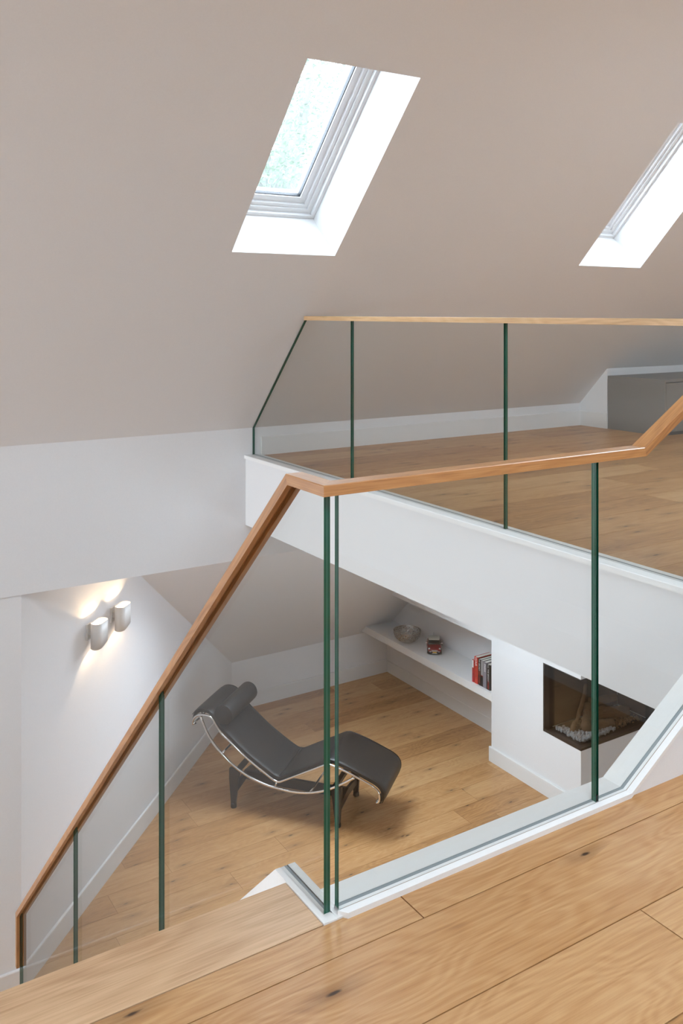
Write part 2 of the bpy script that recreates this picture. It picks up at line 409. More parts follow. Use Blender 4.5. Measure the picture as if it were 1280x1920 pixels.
# lower roof slope, with a rooflight high up behind the beam
LSN = V((0, KL, 1)).normalized(); LSU = V((0, -1, KL)).normalized()
lsp = lambda x, y, t=0: V((x, y, lo_z(y))) + LSN*t
WX0, WX1, WY0, WY1 = 3.05, 4.55, 6.93, 6.35
bm = bmesh.new()
for t in (0, 0.1):
    xs_ = [1.2, WX0, WX1, XW+0.1]; ys_ = [YB, WY0, WY1, ysl]
    for i in range(3):
        for j in range(3):
            if i == 1 and j == 1: continue
            xa, xb, ya, yb = xs_[i], xs_[i+1], ys_[j], ys_[j+1]
            bm.faces.new([bm.verts.new(lsp(*q, t)) for q in ((xa, ya), (xb, ya), (xb, yb), (xa, yb))])
c_ = [(WX0, WY0), (WX1, WY0), (WX1, WY1), (WX0, WY1)]
for k in range(4):
    p, q = c_[k], c_[(k+1) % 4]; bm.faces.new([bm.verts.new(v) for v in (lsp(*p), lsp(*q), lsp(*q, 0.1), lsp(*p, 0.1))])
bmesh.ops.remove_doubles(bm, verts=bm.verts, dist=1e-4)
struct('ceiling', bm, M['paint'], label='sloping ceiling of the lower room')
bm = bmesh.new()
for (x0, x1, y0, y1) in ((WX0, WX0+0.05, WY0, WY1), (WX1-0.05, WX1, WY0, WY1), (WX0+0.05, WX1-0.05, WY0, WY0-0.035), (WX0+0.05, WX1-0.05, WY1+0.035, WY1)):
    prism(bm, [lsp(x0, y0, 0.06), lsp(x1, y0, 0.06), lsp(x1, y1, 0.06), lsp(x0, y1, 0.06)], LSN*0.04)
e9 = thing('window_7', None, None, lsp(3.8, 6.64, 0.08)); e9['kind'] = 'structure'
bm.transform(Matrix.Translation(-e9.location)); obj('window_frame', bm, M['frame_white'], e9)
bm = bmesh.new(); prism(bm, [lsp(x, y, 0.08) for x, y in ((WX0+.05, WY0-.035), (WX1-.05, WY0-.035), (WX1-.05, WY1+.035), (WX0+.05, WY1+.035))], LSN*0.004)
bm.transform(Matrix.Translation(-e9.location)); obj('pane', bm, M['pane'], e9)
bm = bmesh.new(); add_box(bm, (-4.5, YK+0.12, ZS), (XW+0.1, ysl+0.02, ZS+0.2)); struct('ceiling', bm, M['paint'])
# back low wall of lower room
bm = bmesh.new(); add_box(bm, (3.95, YB, ZL), (XW+0.1, YB+0.1, ZB+0.03)); struct('wall_back_low', bm, M['paint'])
# shelf niche wall
ys0 = YB
def side_poly(x, y0, y1, z0, ztop):
    """vertical polygon in plane X=x, from y0 to y1, top clipped by the lower slope"""
    yc = YB - (ztop - ZB)/KL
    return [(x, y0, z0), (x, y1, z0), (x, y1, lo_z(y1)), (x, max(y0, yc), min(ztop, lo_z(max(y0, yc)))), (x, y0, ztop)]
bm = bmesh.new(); prism(bm, side_poly(XW, 6.383, YB, ZL, ZS), (0.1, 0, 0)); struct('wall_niche', bm, M['paint'])
# header above the niche
zh = -1.645; yh = YB - (zh-ZB)/KL; yt = YB - (ZS-ZB)/KL
bm = bmesh.new(); prism(bm, [(XF, 6.383, zh), (XF, yh, zh), (XF, yt, ZS), (XF, 6.383, ZS)], (XW-XF, 0, 0)); struct('wall_header', bm, M['paint'])

# ---------------------------------------------------------------- chimney breast with corner opening
OX1, OY1, OZ0, OZ1 = 6.62, 5.714, -2.228, -1.634
bm = bmesh.new()
add_box(bm, (XF, YF, ZL), (XE, 6.383, OZ0-0.001))            # below
add_box(bm, (XF, YF, OZ1+0.001), (XE, 6.383, ZS-0.0))                    # above
add_box(bm, (XF, OY1+0.001, OZ0-0.001), (XE, 6.383, OZ1+0.001))            # left/behind
add_box(bm, (OX1+0.001, YF, OZ0-0.001), (XE, OY1+0.001, OZ1+0.001))        # right
struct('wall_chimney', bm, M['paint'])
# soffits / shell behind the camera
bm = bmesh.new(); add_box(bm, (-4.5, YN, up_z(2.97)), (-0.2, 2.97, 3.62)); 
yc = YK - UT*SU.y*-1
yc = spt(0, UT).y; zc = spt(0, UT).z
bm.free(); bm = bmesh.new()
# flat ceiling with a rear rooflight opening and an added one to brighten the loft
for (xa, xb, ya, yb) in ((-4.5, 0.3, YN, yc), (2.1, 4.1, YN, yc), (6.3, XE, YN, yc), (4.1, 6.3, YN, 0.6), (4.1, 6.3, 1.8, yc), (0.3, 2.1, YN, -1.2), (0.3, 2.1, 0.0, yc)):
    add_box(bm, (xa, ya, zc), (xb, yb, zc+0.12))
struct('ceiling', bm, M['paint'], label='flat ceiling above the landing')
bm = bmesh.new()
for q in ((YN, ZL, 0.5, 3.55), (5.0, ZL, YK, 3.2)): pass
# left wall beside the stairs, with two window openings
def wall_x(x, y0, y1, z0, z1, wins, th):
    bm = bmesh.new()
    ys = sorted({y0, y1, *[w[0] for w in wins], *[w[1] for w in wins]}); zs = sorted({z0, z1, *[w[2] for w in wins], *[w[3] for w in wins]})
    for i in range(len(ys)-1):
        for j in range(len(zs)-1):
            cy, cz = (ys[i]+ys[i+1])/2, (zs[j]+zs[j+1])/2
            if any(w[0] < cy < w[1] and w[2] < cz < w[3] for w in wins): continue
            add_box(bm, (min(x, x+th), ys[i], zs[j]), (max(x, x+th), ys[i+1], zs[j+1]))
    return bm
struct('wall_left', wall_x(-4.5, YN, YK, ZL, 3.5, [(4.1, 5.4, 0.0, 0.9)], -0.1), M['paint'])
struct('wall_right', wall_x(XE, YN, YK+3, ZL, 3.5, [], 0.1), M['paint'])
bm = bmesh.new()
for (xa, xb, za, zb) in ((-4.5, 4.0, ZL, 3.5), (6.2, XE, ZL, 3.5), (4.0, 6.2, ZL, -2.3), (4.0, 6.2, -1.0, 3.5)):
    add_box(bm, (xa, YN-0.1, za), (xb, YN, zb))
struct('wall_front', bm, M['paint'])
bm = bmesh.new(); add_box(bm, (2.9, YN, ZL), (3.0, 2.0, ZS-0.001)); struct('light_blocker', bm, M['paint'])  # unseen screen added to keep lower-front light off the left back wall
def flat_window(n, c, sy, sz, ax):
    """simple framed window in a vertical wall; ax 'x' or 'y' or 'z'"""
    e = thing('window_%d' % n, None, None, c); e['kind'] = 'structure'
    bm = bmesh.new(); w = 0.06; d = 0.03
    def bx(a0, a1, b0, b1, dd=d):
        if ax == 'x': add_box(bm, (-dd, a0, b0), (dd, a1, b1))
        elif ax == 'y': add_box(bm, (a0, -dd, b0), (a1, dd, b1))
        else: add_box(bm, (a0, b0, -dd), (a1, b1, dd))
    h, k = sy/2, sz/2
    for r in ((-h, -h+w, -k, k), (h-w, h, -k, k), (-h+w, h-w, -k, -k+w), (-h+w, h-w, k-w, k)): bx(*r)
    obj('window_frame', bm, M['frame_white'], e)
    bm = bmesh.new(); bx(-h+w, h-w, -k+w, k-w, 0.003); obj('pane', bm, M['pane'], e)
flat_window(4, (-4.55, 4.75, 0.45), 1.3, 0.9, 'x')
flat_window(8, (5.1, YN-0.05, -1.65), 2.2, 1.3, 'y'); flat_window(6, (1.2, -0.6, zc+0.06), 1.8, 1.2, 'z'); flat_window(5, (5.2, 1.2, zc+0.06), 2.2, 1.2, 'z')  # lower-front and loft windows are added openings for the fill lights

# loft return wall beside the cabinet and the wall behind it
XC = 6.1665; YC2 = 5.433; YC1 = 4.836
bm = bmesh.new(); prism(bm, [(XC, YK, ZF), (XC, YC2, ZF), (XC, YC2, up_z(YC2)), (XC, YK, ZK)], (XE-XC, 0, 0)); struct('wall_right_low', bm, M['paint'])

# ---------------------------------------------------------------- baseboards
def base_line(p0, p1, z0, h, th, side):
    p0, p1 = V((*p0, 0)), V((*p1, 0)); d = (p1-p0).normalized(); n = V((d.y, -d.x, 0))*side
    bm = bmesh.new(); c = 0.006
    prof = [(0, 0), (th, 0), (th, h-c), (th-c*0.6, h), (0, h)]
    prism(bm, [p0 + n*a + V((0, 0, z0+b)) for a, b in prof], p1-p0); return bm
struct('baseboard_loft', base_line((2.94, YK), (XC, YK), ZF, 0.132, 0.016, 1), M['trim'])
struct('baseboard_loft_return', base_line((XC, YK-0.016), (XC, YC2-0.006), ZF, 0.132, 0.012, 1), M['trim'])
struct('baseboard_lamp_wall', base_line((LP.x, LP.y+0.012), (lw(L_).x, YB), ZL, 0.148, 0.016, 1), M['trim'])
struct('baseboard_back', base_line((lw(L_).x, YB), (XW, YB), ZL, 0.15, 0.016, 1), M['trim'])
struct('baseboard_niche', base_line((XW, YB), (XW, 6.383), ZL, 0.137, 0.004, 1), M['trim'])
struct('baseboard_chimney', base_line((XF, 6.399), (XF, YF-0.016), ZL, 0.135, 0.018, 1), M['trim'])
struct('baseboard_chimney_front', base_line((XF-0.016, YF), (XE, YF), ZL, 0.135, 0.016, 1), M['trim'])
struct('baseboard_left', base_line((-4.5, YK+0.012), (1.2935, YK+0.012), ZL, 0.148, 0.016, 1), M['trim'])

# ---------------------------------------------------------------- loft edge cap
bm = bmesh.new()
prism(bm, [(2.808, 1.885, 0.390), (2.808, 1.885, 0.412), (2.811, 1.885, 0.415), (2.866, 1.885, 0.415), (2.866, 1.885, 0.392), ], (0, YK-1.885, 0))
prism(bm, [(2.896, 1.885, 0.392), (2.896, 1.885, 0.412), (2.932, 1.885, 0.412), (2.932, 1.885, 0.392)], (0, YK-1.885, 0))
struct('trim_1', bm, M['paint_satin'])
bm = bmesh.new()
add_box(bm, (2.866, 1.885, 0.3926), (2.896, YK, 0.4136)); struct('trim_2', bm, M['gasket'])

# ---------------------------------------------------------------- landing curb with sloped continuation
CX0, CX1, CX2 = 1.138, 2.124, 2.80; KC = 0.62
def curb(bm, x0, y0, y1, h, skew=0):
    zt_ = h; ze = h + KC*(CX2-CX1); ln = 0.028
    # flat and sloping run as one profile in XZ
    P = [(x0, 0.0), (CX1-0.002, 0.0), (CX2, ze-h-0.0), (CX2, ze), (CX1, h), (x0, h)]
    a = [bm.verts.new((x + (skew if x == x0 else 0), y1, z)) for x, z in P]; b = [bm.verts.new((x, y0, z)) for x, z in P]
    bm.faces.new(a); bm.faces.new(b[::-1])
    for i in range(len(P)): bm.faces.new((a[i], b[i], b[(i+1) % len(P)], a[(i+1) % len(P)]))
bm = bmesh.new(); curb(bm, CX0, 1.778, 1.7985, 0.0135, skew=-0.016)
curb(bm, 1.126, 1.8220, 1.888, 0.0135)
struct('trim_3', bm, M['paint_satin'])
bm = bmesh.new(); curb(bm, 1.137, 1.7986, 1.8005, 0.0132); struct('trim_4', bm, M['silicone'])
bm = bmesh.new(); curb(bm, 1.135, 1.8006, 1.8219, 0.0128); struct('trim_5', bm, M['gasket'])
# wall below the sloping curb
bm = bmesh.new(); prism(bm, [(CX1+0.004, 1.786, 0.0), (2.82, 1.786, 0.0), (2.82, 1.786, (2.82-CX1)*KC-0.004)], (0, 0.098, 0)); struct('wall_curb', bm, M['paint'])
# two steps up to the loft, right of the picture
bm = bmesh.new(); add_box(bm, (2.55, 0.7, 0.0), (2.82, 1.785, 0.2)); struct('wall_step', bm, M['paint'])
# base L at the corner and stringer cap along the stair glass
SX0, SX1, SK = 1.079, 1.136, 0.935
YS0 = 2.03
def stringer(bm, x0, x1, ztop, depth, ya=1.7885, yb=4.93):
    ye = yb; P = [(ya, ztop), (YS0, ztop), (ye, ztop-SK*(ye-YS0)), (ye, max(ZL, ztop-SK*(ye-YS0)-depth)), (YS0, ztop-depth), (ya, ztop-depth)]
    prism(bm, [(x0, y, z) for y, z in P], (x1-x0, 0, 0))
bm = bmesh.new(); stringer(bm, SX0, 1.0925, 0.004, 0.34); stringer(bm, 1.1155, SX1, 0.004, 0.34); stringer(bm, 1.0925, 1.1155, 0.003, 0.32)
# ---------------------------------------------------------------- staircase
stair = thing('staircase', 'staircase with pale oak nosing board at lower left, descending beside the glass', 'staircase', (0.565, 1.955, 0))
inv = Matrix.Translation(-stair.location)
def spart(nm, bm, m, sm=False):
    bm.transform(inv); return obj(nm, bm, m, stair, sm)
spart('stringer', bm, M['paint_satin'])
bm = bmesh.new(); stringer(bm, 1.1132, 1.1154, 0.003, 0.03, ya=1.813); stringer(bm, 1.0928, 1.0946, 0.002, 0.02, ya=1.813); spart('gasket', bm, M['gasket'])
bm = bmesh.new(); stringer(bm, 0.051, 0.079, 0.004, 0.34, ya=1.972); spart('stringer', bm, M['paint_satin'])
def wc_box(bm, lay, lo, hi, pid, ox=0, oy=0, swap=False):
    for f in add_box(bm, lo, hi):
        for l in f.loops:
            c = l.vert.co
            l[lay] = ((c.y if swap else c.x)+ox, ((c.x if swap else c.y) - c.z)+oy, pid)
bm = bmesh.new(); lay = bm.loops.layers.float_vector.new('wc')
wc_box(bm, lay, (-0.6, 1.7905, -0.022), (1.0775, 1.973, 0.0005), 3.3, 4, 2)
o_ = spart('nosing_board', bm, M['oak_nosing']); o_['label'] = 'pale oak nosing board'
NR = 14; rise = 2.77/NR; going = rise/SK
for k in range(1, NR):
    y = 1.955 + (k-1)*going; z = -rise*k
    bm = bmesh.new(); lay = bm.loops.layers.float_vector.new('wc')
    wc_box(bm, lay, (0.0795, y-0.0, z-0.03), (1.0785, y+going+0.02, z), k*1.7, k*3.1, k)
    spart('tread', bm, M['oak_nosing'])
    bm = bmesh.new(); add_box(bm, (0.0795, y-0.002, z+0.0005), (1.0785, y+0.014, z+rise-0.0305 if k > 1 else z+rise-0.0225)); spart('riser', bm, M['paint_satin'])

# ---------------------------------------------------------------- glass panels
def panel(bm, poly, normal, th, bottom=0):
    """poly: 3-D outline on the centre plane; edge faces get green with a pale laminate line"""
    n = V(normal).normalized(); P = [V(p) for p in poly]; offs = [-th/2, -th*0.04, th*0.04, th/2]
    R = [[bm.verts.new(p + n*o) for p in P] for o in offs]
    f = bm.faces.new(R[0]); f.material_index = 0
    f = bm.faces.new(R[3][::-1]); f.material_index = 0
    k = len(P)
    for a in range(3):
        for i in range(k):
            f = bm.faces.new((R[a][i], R[a+1][i], R[a+1][(i+1) % k], R[a][(i+1) % k])); f.material_index = 2 if a == 1 else 1
            if bottom and i < bottom: f.material_index = (4, 4, 3)[a]
GM = [M['glass'], M['edge'], M['edge_line'], M['gasket'], M['paint_satin']]
bal = thing('glass_balustrade', 'clear glass balustrade with orange-oak handrail around the near landing and stairs', 'balustrade', (1.104, 1.81, 0))
binv = Matrix.Translation(-bal.location)
def bpart(nm, bm, m):
    bm.transform(binv); return obj(nm, bm, m, bal)
RT = 1.000       # underside of glass in rail
XSG, YCG = 1.104, 1.811
gz = lambda y: (0.0 if y < YS0 else -SK*(y-YS0)) + 0.0035
rz_ = lambda y: (1.004 if y < 1.965 else 1.004 - 0.932*(y-1.965))
for (a, b) in ((1.8175, 2.884), (2.890, 3.904), (3.910, 4.915)):
    P = [(XSG, a, gz(a))]
    if a < YS0: P.append((XSG, YS0, gz(YS0)))
    P += [(XSG, b, max(gz(b), ZL+0.01)), (XSG, b, rz_(b))]
    if a < 1.965: P.append((XSG, 1.965, rz_(1.965)))
    P.append((XSG, a, rz_(a)))
    bm = bmesh.new(); panel(bm, P, (1, 0, 0), 0.0175, 2 if a < YS0 else 1); bpart('glass_panel', bm, GM)
cz = lambda x: 0.0130 if x < CX1 else 0.0130 + KC*(x-CX1)
rzx = lambda x: 1.004 if x < 2.19 else 1.004 + 0.59*(x-2.19)
for (a, b) in ((1.1265, 1.998), (2.008, 2.79)):
    P = [(a, YCG-0.001, cz(a))]
    if b > CX1: P.append((CX1, YCG-0.001, cz(CX1)))
    P += [(b, YCG-0.001, cz(b)), (b, YCG-0.001, rzx(b))]
    if b > 2.19: P.append((2.19, YCG-0.001, rzx(2.19)))
    P.append((a, YCG-0.001, rzx(a)))
    bm = bmesh.new(); panel(bm, P, (0, 1, 0), 0.0175, 2 if b > CX1 else 1); bpart('glass_panel', bm, GM)
# black packer at the foot of the joint
bm = bmesh.new(); add_box(bm, (1.9985, 1.803, 0.0), (2.0075, 1.818, 0.03)); bpart('spacer', bm, M['rubber'])

def sweep(path, sides, prof, lay_offset=0.0):
    """mitred sweep. path: points; sides: per-segment side vectors; prof: closed list (s,u)"""
    bm = bmesh.new(); lay = bm.loops.layers.float_vector.new('wc')
    P = [V(p) for p in path]; n = len(P)-1
    D = [(P[i+1]-P[i]).normalized() for i in range(n)]
    Sd = [V(s).normalized() for s in sides]; U = [Sd[i].cross(D[i]).normalized() for i in range(n)]
    def corner(i, seg):
        base = P[i]; out = []
        if i == 0: nn = D[0]
        elif i == n: nn = D[-1]
        else: nn = (D[i-1]+D[i]).normalized()
        for s, u in prof:
            q = base + Sd[seg]*s + U[seg]*u; t = (base-q).dot(nn)/D[seg].dot(nn); out.append(q + D[seg]*t)
        return out
    dist = lay_offset
    for i in range(n):
        A = [bm.verts.new(p) for p in corner(i, i)]; B = [bm.verts.new(p) for p in corner(i+1, i)]
        k = len(prof); Ls = (P[i+1]-P[i]).length
        def setf(f):
            for l in f.loops:
                c = l.vert.co - P[i]
                l[lay] = (c.dot(D[i])+dist, c.dot(Sd[i]) + c.dot(U[i])*1.3, i*1.3+2)
        for j in range(k):
            f = bm.faces.new((A[j], A[(j+1) % k], B[(j+1) % k], B[j])); setf(f)
        f = bm.faces.new(A[::-1]); setf(f); f = bm.faces.new(B); setf(f)
        dist += Ls + 3.7
    return bm
RW, RH, GW, GD = 0.025, 0.0265, 0.0088, 0.010
PROF = [(-RW, 0), (-RW, RH-0.002), (-RW+0.002, RH), (RW-0.002, RH), (RW, RH-0.002), (RW, 0), (GW, 0), (GW, GD), (-GW, GD), (-GW, 0)]
zr = 0.9925
# path goes: loft end -> landing -> corner -> down the stair -> vertical end
path = [(2.855, YCG, zr+0.59*(2.855-2.197)), (2.197, YCG, zr), (1.1015, YCG, zr), (1.1015, 1.962, zr), (1.1015, 4.905, zr-0.932*(4.905-1.962)), (1.1015, 4.905, zr-0.932*(4.905-1.962)-0.27)]
# side x dir = up
sd = [(0, -1, 0), (0, -1, 0), (-1, 0, 0), (-1, 0, 0), (-1, 0, 0)]
def fixed(path, sides):
    out = []
    for i in range(len(path)-1):
        d = (V(path[i+1])-V(path[i])).normalized(); s = V(sides[i]); u = s.cross(d)
        out.append(-s if (u.z < 0 and abs(d.z) < 0.99) else s)
    return out
sd = fixed(path, sd); sd[-1] = sd[-2]
bm = sweep(path, sd, PROF); bpart('handrail', bm, M['oak_rail'])

# loft balustrade
lb = thing('glass_balustrade', 'clear glass balustrade with pale oak handrail along the white loft edge', 'balustrade', (XG, 3.8, ZF))
linv = Matrix.Translation(-lb.location)
def lpart(nm, bm, m):
    bm.transform(linv); return obj(nm, bm, m, lb)
zb_ = 0.4140; ztop = 1.382
for (a, b) in ((4.460, YK-0.004), (3.146, 4.452), (1.90, 3.138)):
    P = [(XG, a, zb_), (XG, b, zb_)]
    if b > 5.02: P += [(XG, b, up_z(b)-0.004), (XG, 5.003, 1.372)]
    else: P += [(XG, b, ztop)]
    P += [(XG, a, ztop)]
    bm = bmesh.new(); panel(bm, P, (1, 0, 0), 0.0175, 1); lpart('glass_panel', bm, GM)
zl_ = 1.3705
path = [(XG, 1.79, zl_), (XG, 4.985, zl_)]
bm = sweep(path, fixed(path, [(1, 0, 0)]), PROF); 
# cut the far end to the roof slope
bmesh.ops.bisect_plane(bm, geom=bm.verts[:]+bm.edges[:]+bm.faces[:], plane_co=(0, 5.02, 1.37), plane_no=(0, KU, 1), clear_outer=True)
lpart('handrail', bm, M['oak_rail_pale'])

# ---------------------------------------------------------------- cabinet in the loft
cab = thing('low_cabinet', 'long grey lacquered low cabinet under the slope at the right of the loft', 'cabinet', (XC+1.6, 5.13, ZF))
cinv = Matrix.Translation(-cab.location)
def cpart(nm, bm, m, par=None):
    bm.transform(cinv); return obj(nm, bm, m, par or cab)
bm = bmesh.new(); add_box(bm, (XC+0.0205, YC1+0.02, ZF+0.03), (XE-0.05, YC2-0.004, 0.846)); add_box(bm, (XC+0.002, YC1, ZF), (XC+0.020, YC2-0.004, 0.846)); cpart('body', bm, M['grey_cab'])
cpart('worktop', box((XC+0.002, YC1-0.002, 0.8465), (XE-0.05, YC2-0.004, 0.868), 0.0015), M['grey_cab'])
bm = bmesh.new(); add_box(bm, (XC+0.021, YC1+0.03, ZF), (XE-0.06, YC1+0.05, ZF+0.03)); cpart('plinth', bm, M['grey_dark'])
xd = XC+0.023
while xd + 0.6 < XE-0.05:
    cpart('door', box((xd, YC1, ZF+0.032), (xd+0.597, YC1+0.0195, 0.838), 0.001), M['grey_cab']); xd += 0.6

# ---------------------------------------------------------------- shelf in the niche
zsh0, zsh1 = -2.215, -2.140
def shelf_y(z): return YB - (z-ZB)/KL
bm = bmesh.new(); prism(bm, [(XF+0.001, 6.3835, zsh0), (XF+0.001, shelf_y(zsh0)-0.002, zsh0), (XF+0.001, shelf_y(zsh1)-0.002, zsh1), (XF+0.001, 6.3835, zsh1)], (XW-XF-0.002, 0, 0))
tag(obj('wall_shelf', bm, M['paint_satin']), 'thick white built-in shelf running back from the fireplace wall', 'shelf')

# ---------------------------------------------------------------- books
def text_mesh(body, size, m, loc, rot, parent, sx=1.0):
    cu = bpy.data.curves.new('lettering', 'FONT'); cu.body = body; cu.size = size; cu.extrude = 0.0002; cu.align_x = 'CENTER'; cu.align_y = 'CENTER'
    tmp = bpy.data.objects.new('lettering', cu); COL.objects.link(tmp)
    dg = bpy.context.evaluated_depsgraph_get(); me = bpy.data.meshes.new_from_object(tmp.evaluated_get(dg))
    bpy.data.objects.remove(tmp)
    o = bpy.data.objects.new('lettering', me); COL.objects.link(o); me.materials.clear(); me.materials.append(m)
    o.parent = parent; o.location = loc; o.rotation_euler = rot; o.scale = (sx, 1, 1)
    return o
def book(y, w, h, d, cov, label, x=5.70, texts=(), bands=()):
    b = thing('book', label, 'book', (x, y, zsh1+0.0005), 0, 'books on the white shelf')
    c = 0.0025; bm = bmesh.new()
    # cover: spine + two boards, spine faces -X
    prof = [(0.0, -w/2+0.003), (0.003, -w/2), (d, -w/2), (d, -w/2+c), (0.006, -w/2+c), (0.006, w/2-c), (d, w/2-c), (d, w/2), (0.003, w/2), (0.0, w/2-0.003)]
    prism(bm, [(px, py, 0) for px, py in prof], (0, 0, h))
    cv = obj('cover', bm, cov, b)
    bm = bmesh.new(); add_box(bm, (0.0065, -w/2+c+0.0003, 0.003), (d-0.004, w/2-c-0.0003, h-0.003)); obj('pages', bm, M['page'], b)
    for (z0, z1, m) in bands:
        bm = bmesh.new(); add_box(bm, (-0.0006, -w/2+0.0032, h*z0), (0.0001, w/2-0.0032, h*z1)); obj('spine_band', bm, m, cv)
    for (body, zf, size, m) in texts:
        text_mesh(body, size, m, (-0.0011, 0, h*zf), (0, math.radians(90), math.radians(180)), cv)
    return b
# rotation that runs letters down the spine and faces -X is handled below
def fix_text(o):
    # local x -> -Z (down the spine), local z -> -X
    o.rotation_euler = Matrix(((0, 0, -1), (0, -1, 0), (-1, 0, 0))).transposed().to_euler() if False else Matrix(((0, 0, -1), (0, -1, 0), (-1, 0, 0))).to_euler()
book(6.677, 0.027, 0.212, 0.13, M['book_red2'], 'slim red paperback with white top band, leftmost book on the shelf', texts=(('PORTRAIT', 0.42, 0.018, M['ink_black']),), bands=((0.66, 0.985, M['ink_white']),))
book(6.632, 0.050, 0.254, 0.19, M['book_red'], 'tall bright red hardback with white lettering, second from left', texts=(('WAR', 0.83, 0.038, M['ink_white']), ('THE HISTORY', 0.44, 0.022, M['ink_black'])))
book(6.582, 0.034, 0.248, 0.19, M['book_black'], 'black spine hardback with white and red lettering, between the red and grey books', texts=(('MY SECRET', 0.78, 0.022, M['ink_white']), ('FIRST YEARS', 0.33, 0.022, M['book_red'])))
book(6.546, 0.034, 0.247, 0.185, M['book_grey'], 'grey photographic spine with a black lower half, middle of the row', texts=(), bands=((0.02, 0.42, M['book_black']), (0.36, 0.43, M['book_red'])))
book(6.505, 0.042, 0.245, 0.19, M['book_lilac'], 'lilac-grey hardback with white lettering, second from the fireplace wall', texts=(('PARIS', 0.78, 0.030, M['ink_white']),))
book(6.456, 0.050, 0.238, 0.19, M['book_black'], 'thick black hardback with white and red lettering against the fireplace wall', texts=(('ALL THE BRIGHT', 0.66, 0.022, M['ink_white']), ('STORIES', 0.2, 0.022, M['book_red'])))
for o in bpy.data.objects:
    if o.name.startswith('lettering'): fix_text(o)

# ---------------------------------------------------------------- pierced bowl
bm = bmesh.new(); bmesh.ops.create_icosphere(bm, subdivisions=6, radius=1)
R_, H_ = 0.148, 0.125
geom = [v for v in bm.verts if v.co.z > 0.12]; bmesh.ops.delete(bm, geom=geom, context='VERTS')
kill = []
for f in bm.faces:
    c = f.calc_center_median()
    if c.z > 0.06 or c.z < -0.93: continue
    d_ = noise.voronoi(c*11.5)[0]
    if d_[1]-d_[0] > 0.16: kill.append(f)
bmesh.ops.delete(bm, geom=kill, context='FACES')
for v in bm.verts:
    z = max(v.co.z, -0.94); k = 1.0 if v.co.z > -0.3 else 1.0
    r = math.hypot(v.co.x, v.co.y); v.co = V((v.co.x*R_*(1.0), v.co.y*R_*(1.0), (z+0.94)/1.06*H_))
bowl = thing('bowl', 'round pierced silver metal bowl on the white shelf', 'bowl', (5.797, 7.872, zsh1+0.002))
o = obj('bowl_shell', bm, M['silver'], bowl, smooth=True); md = o.modifiers.new('s', 'SOLIDIFY'); md.thickness = 0.0025
bm = bmesh.new(); tube(bm, [(0.149*math.cos(a), 0.149*math.sin(a), H_-0.001) for a in [2*math.pi*k/48 for k in range(49)]], 0.003, 8, caps=False); obj('rim', bm, M['silver'], bowl, smooth=True)
bm = bmesh.new(); lathe(bm, [(0.0, 0.0), (0.052, 0.0), (0.056, 0.003), (0.052, 0.006), (0.0, 0.006)], 32); obj('foot', bm, M['silver'], bowl, smooth=True)

# ---------------------------------------------------------------- toy car
ang = math.atan2(-0.788, -0.616) + math.radians(2)
car = thing('toy_car', 'dark red toy car with cream roof, parked facing out on the white shelf', 'toy car', (5.80+0.616*0.135+0.01, 7.42+0.788*0.135, zsh1), ang)
CW = 0.148
# local: +x forward; loft cross-sections (x, half width, z low, z high)
def loft(bm, secs, nseg=14):
    rings = []
    for (x, hw, z0, z1, p) in secs:
        r = []
        for k in range(nseg):
            a = 2*math.pi*k/nseg + math.pi/nseg
            ca, sa = math.cos(a), math.sin(a)
            sx = math.copysign(abs(ca)**p, ca); sz = math.copysign(abs(sa)**p, sa)
            r.append(bm.verts.new((x, hw*sx, (z0+z1)/2 + (z1-z0)/2*sz)))
        rings.append(r)
    for i in range(len(rings)-1):
        for k in range(nseg): bm.faces.new((rings[i][k], rings[i][(k+1) % nseg], rings[i+1][(k+1) % nseg], rings[i+1][k]))
    bm.faces.new(rings[0][::-1]); bm.faces.new(rings[-1])
h = CW/2
bm = bmesh.new(); loft(bm, [(-0.148, h*0.78, 0.030, 0.072, .45), (-0.143, h*0.92, 0.022, 0.080, .4), (-0.10, h, 0.020, 0.084, .4), (0.02, h, 0.020, 0.083, .4), (0.09, h*0.98, 0.022, 0.077, .42), (0.128, h*0.93, 0.024, 0.068, .45), (0.142, h*0.85, 0.026, 0.056, .5)], 24); obj('car_body', bm, M['car_red'], car, smooth=True)
bm = bmesh.new(); loft(bm, [(-0.149, h*0.8, 0.014, 0.032, .4), (-0.14, h*0.98, 0.012, 0.034, .35), (0.0, h*1.01, 0.012, 0.026, .3), (0.13, h*0.98, 0.012, 0.034, .35), (0.146, h*0.84, 0.014, 0.030, .4)], 24); obj('bumper', bm, M['car_black'], car, smooth=True)
bm = bmesh.new(); loft(bm, [(-0.128, h*0.78, 0.074, 0.082, .5), (-0.105, h*0.80, 0.074, 0.112, .4), (-0.05, h*0.80, 0.074, 0.119, .35), (0.015, h*0.78, 0.074, 0.117, .35), (0.040, h*0.83, 0.074, 0.096, .4), (0.058, h*0.88, 0.072, 0.082, .5)], 24); obj('windscreen', bm, M['car_glass'], car, smooth=True)
bm = bmesh.new(); loft(bm, [(-0.112, h*0.68, 0.108, 0.114, .5), (-0.095, h*0.78, 0.110, 0.121, .4), (-0.04, h*0.79, 0.112, 0.126, .35), (0.0, h*0.77, 0.112, 0.124, .35), (0.022, h*0.74, 0.110, 0.117, .5)], 24); obj('roof', bm, M['car_roof'], car, smooth=True)
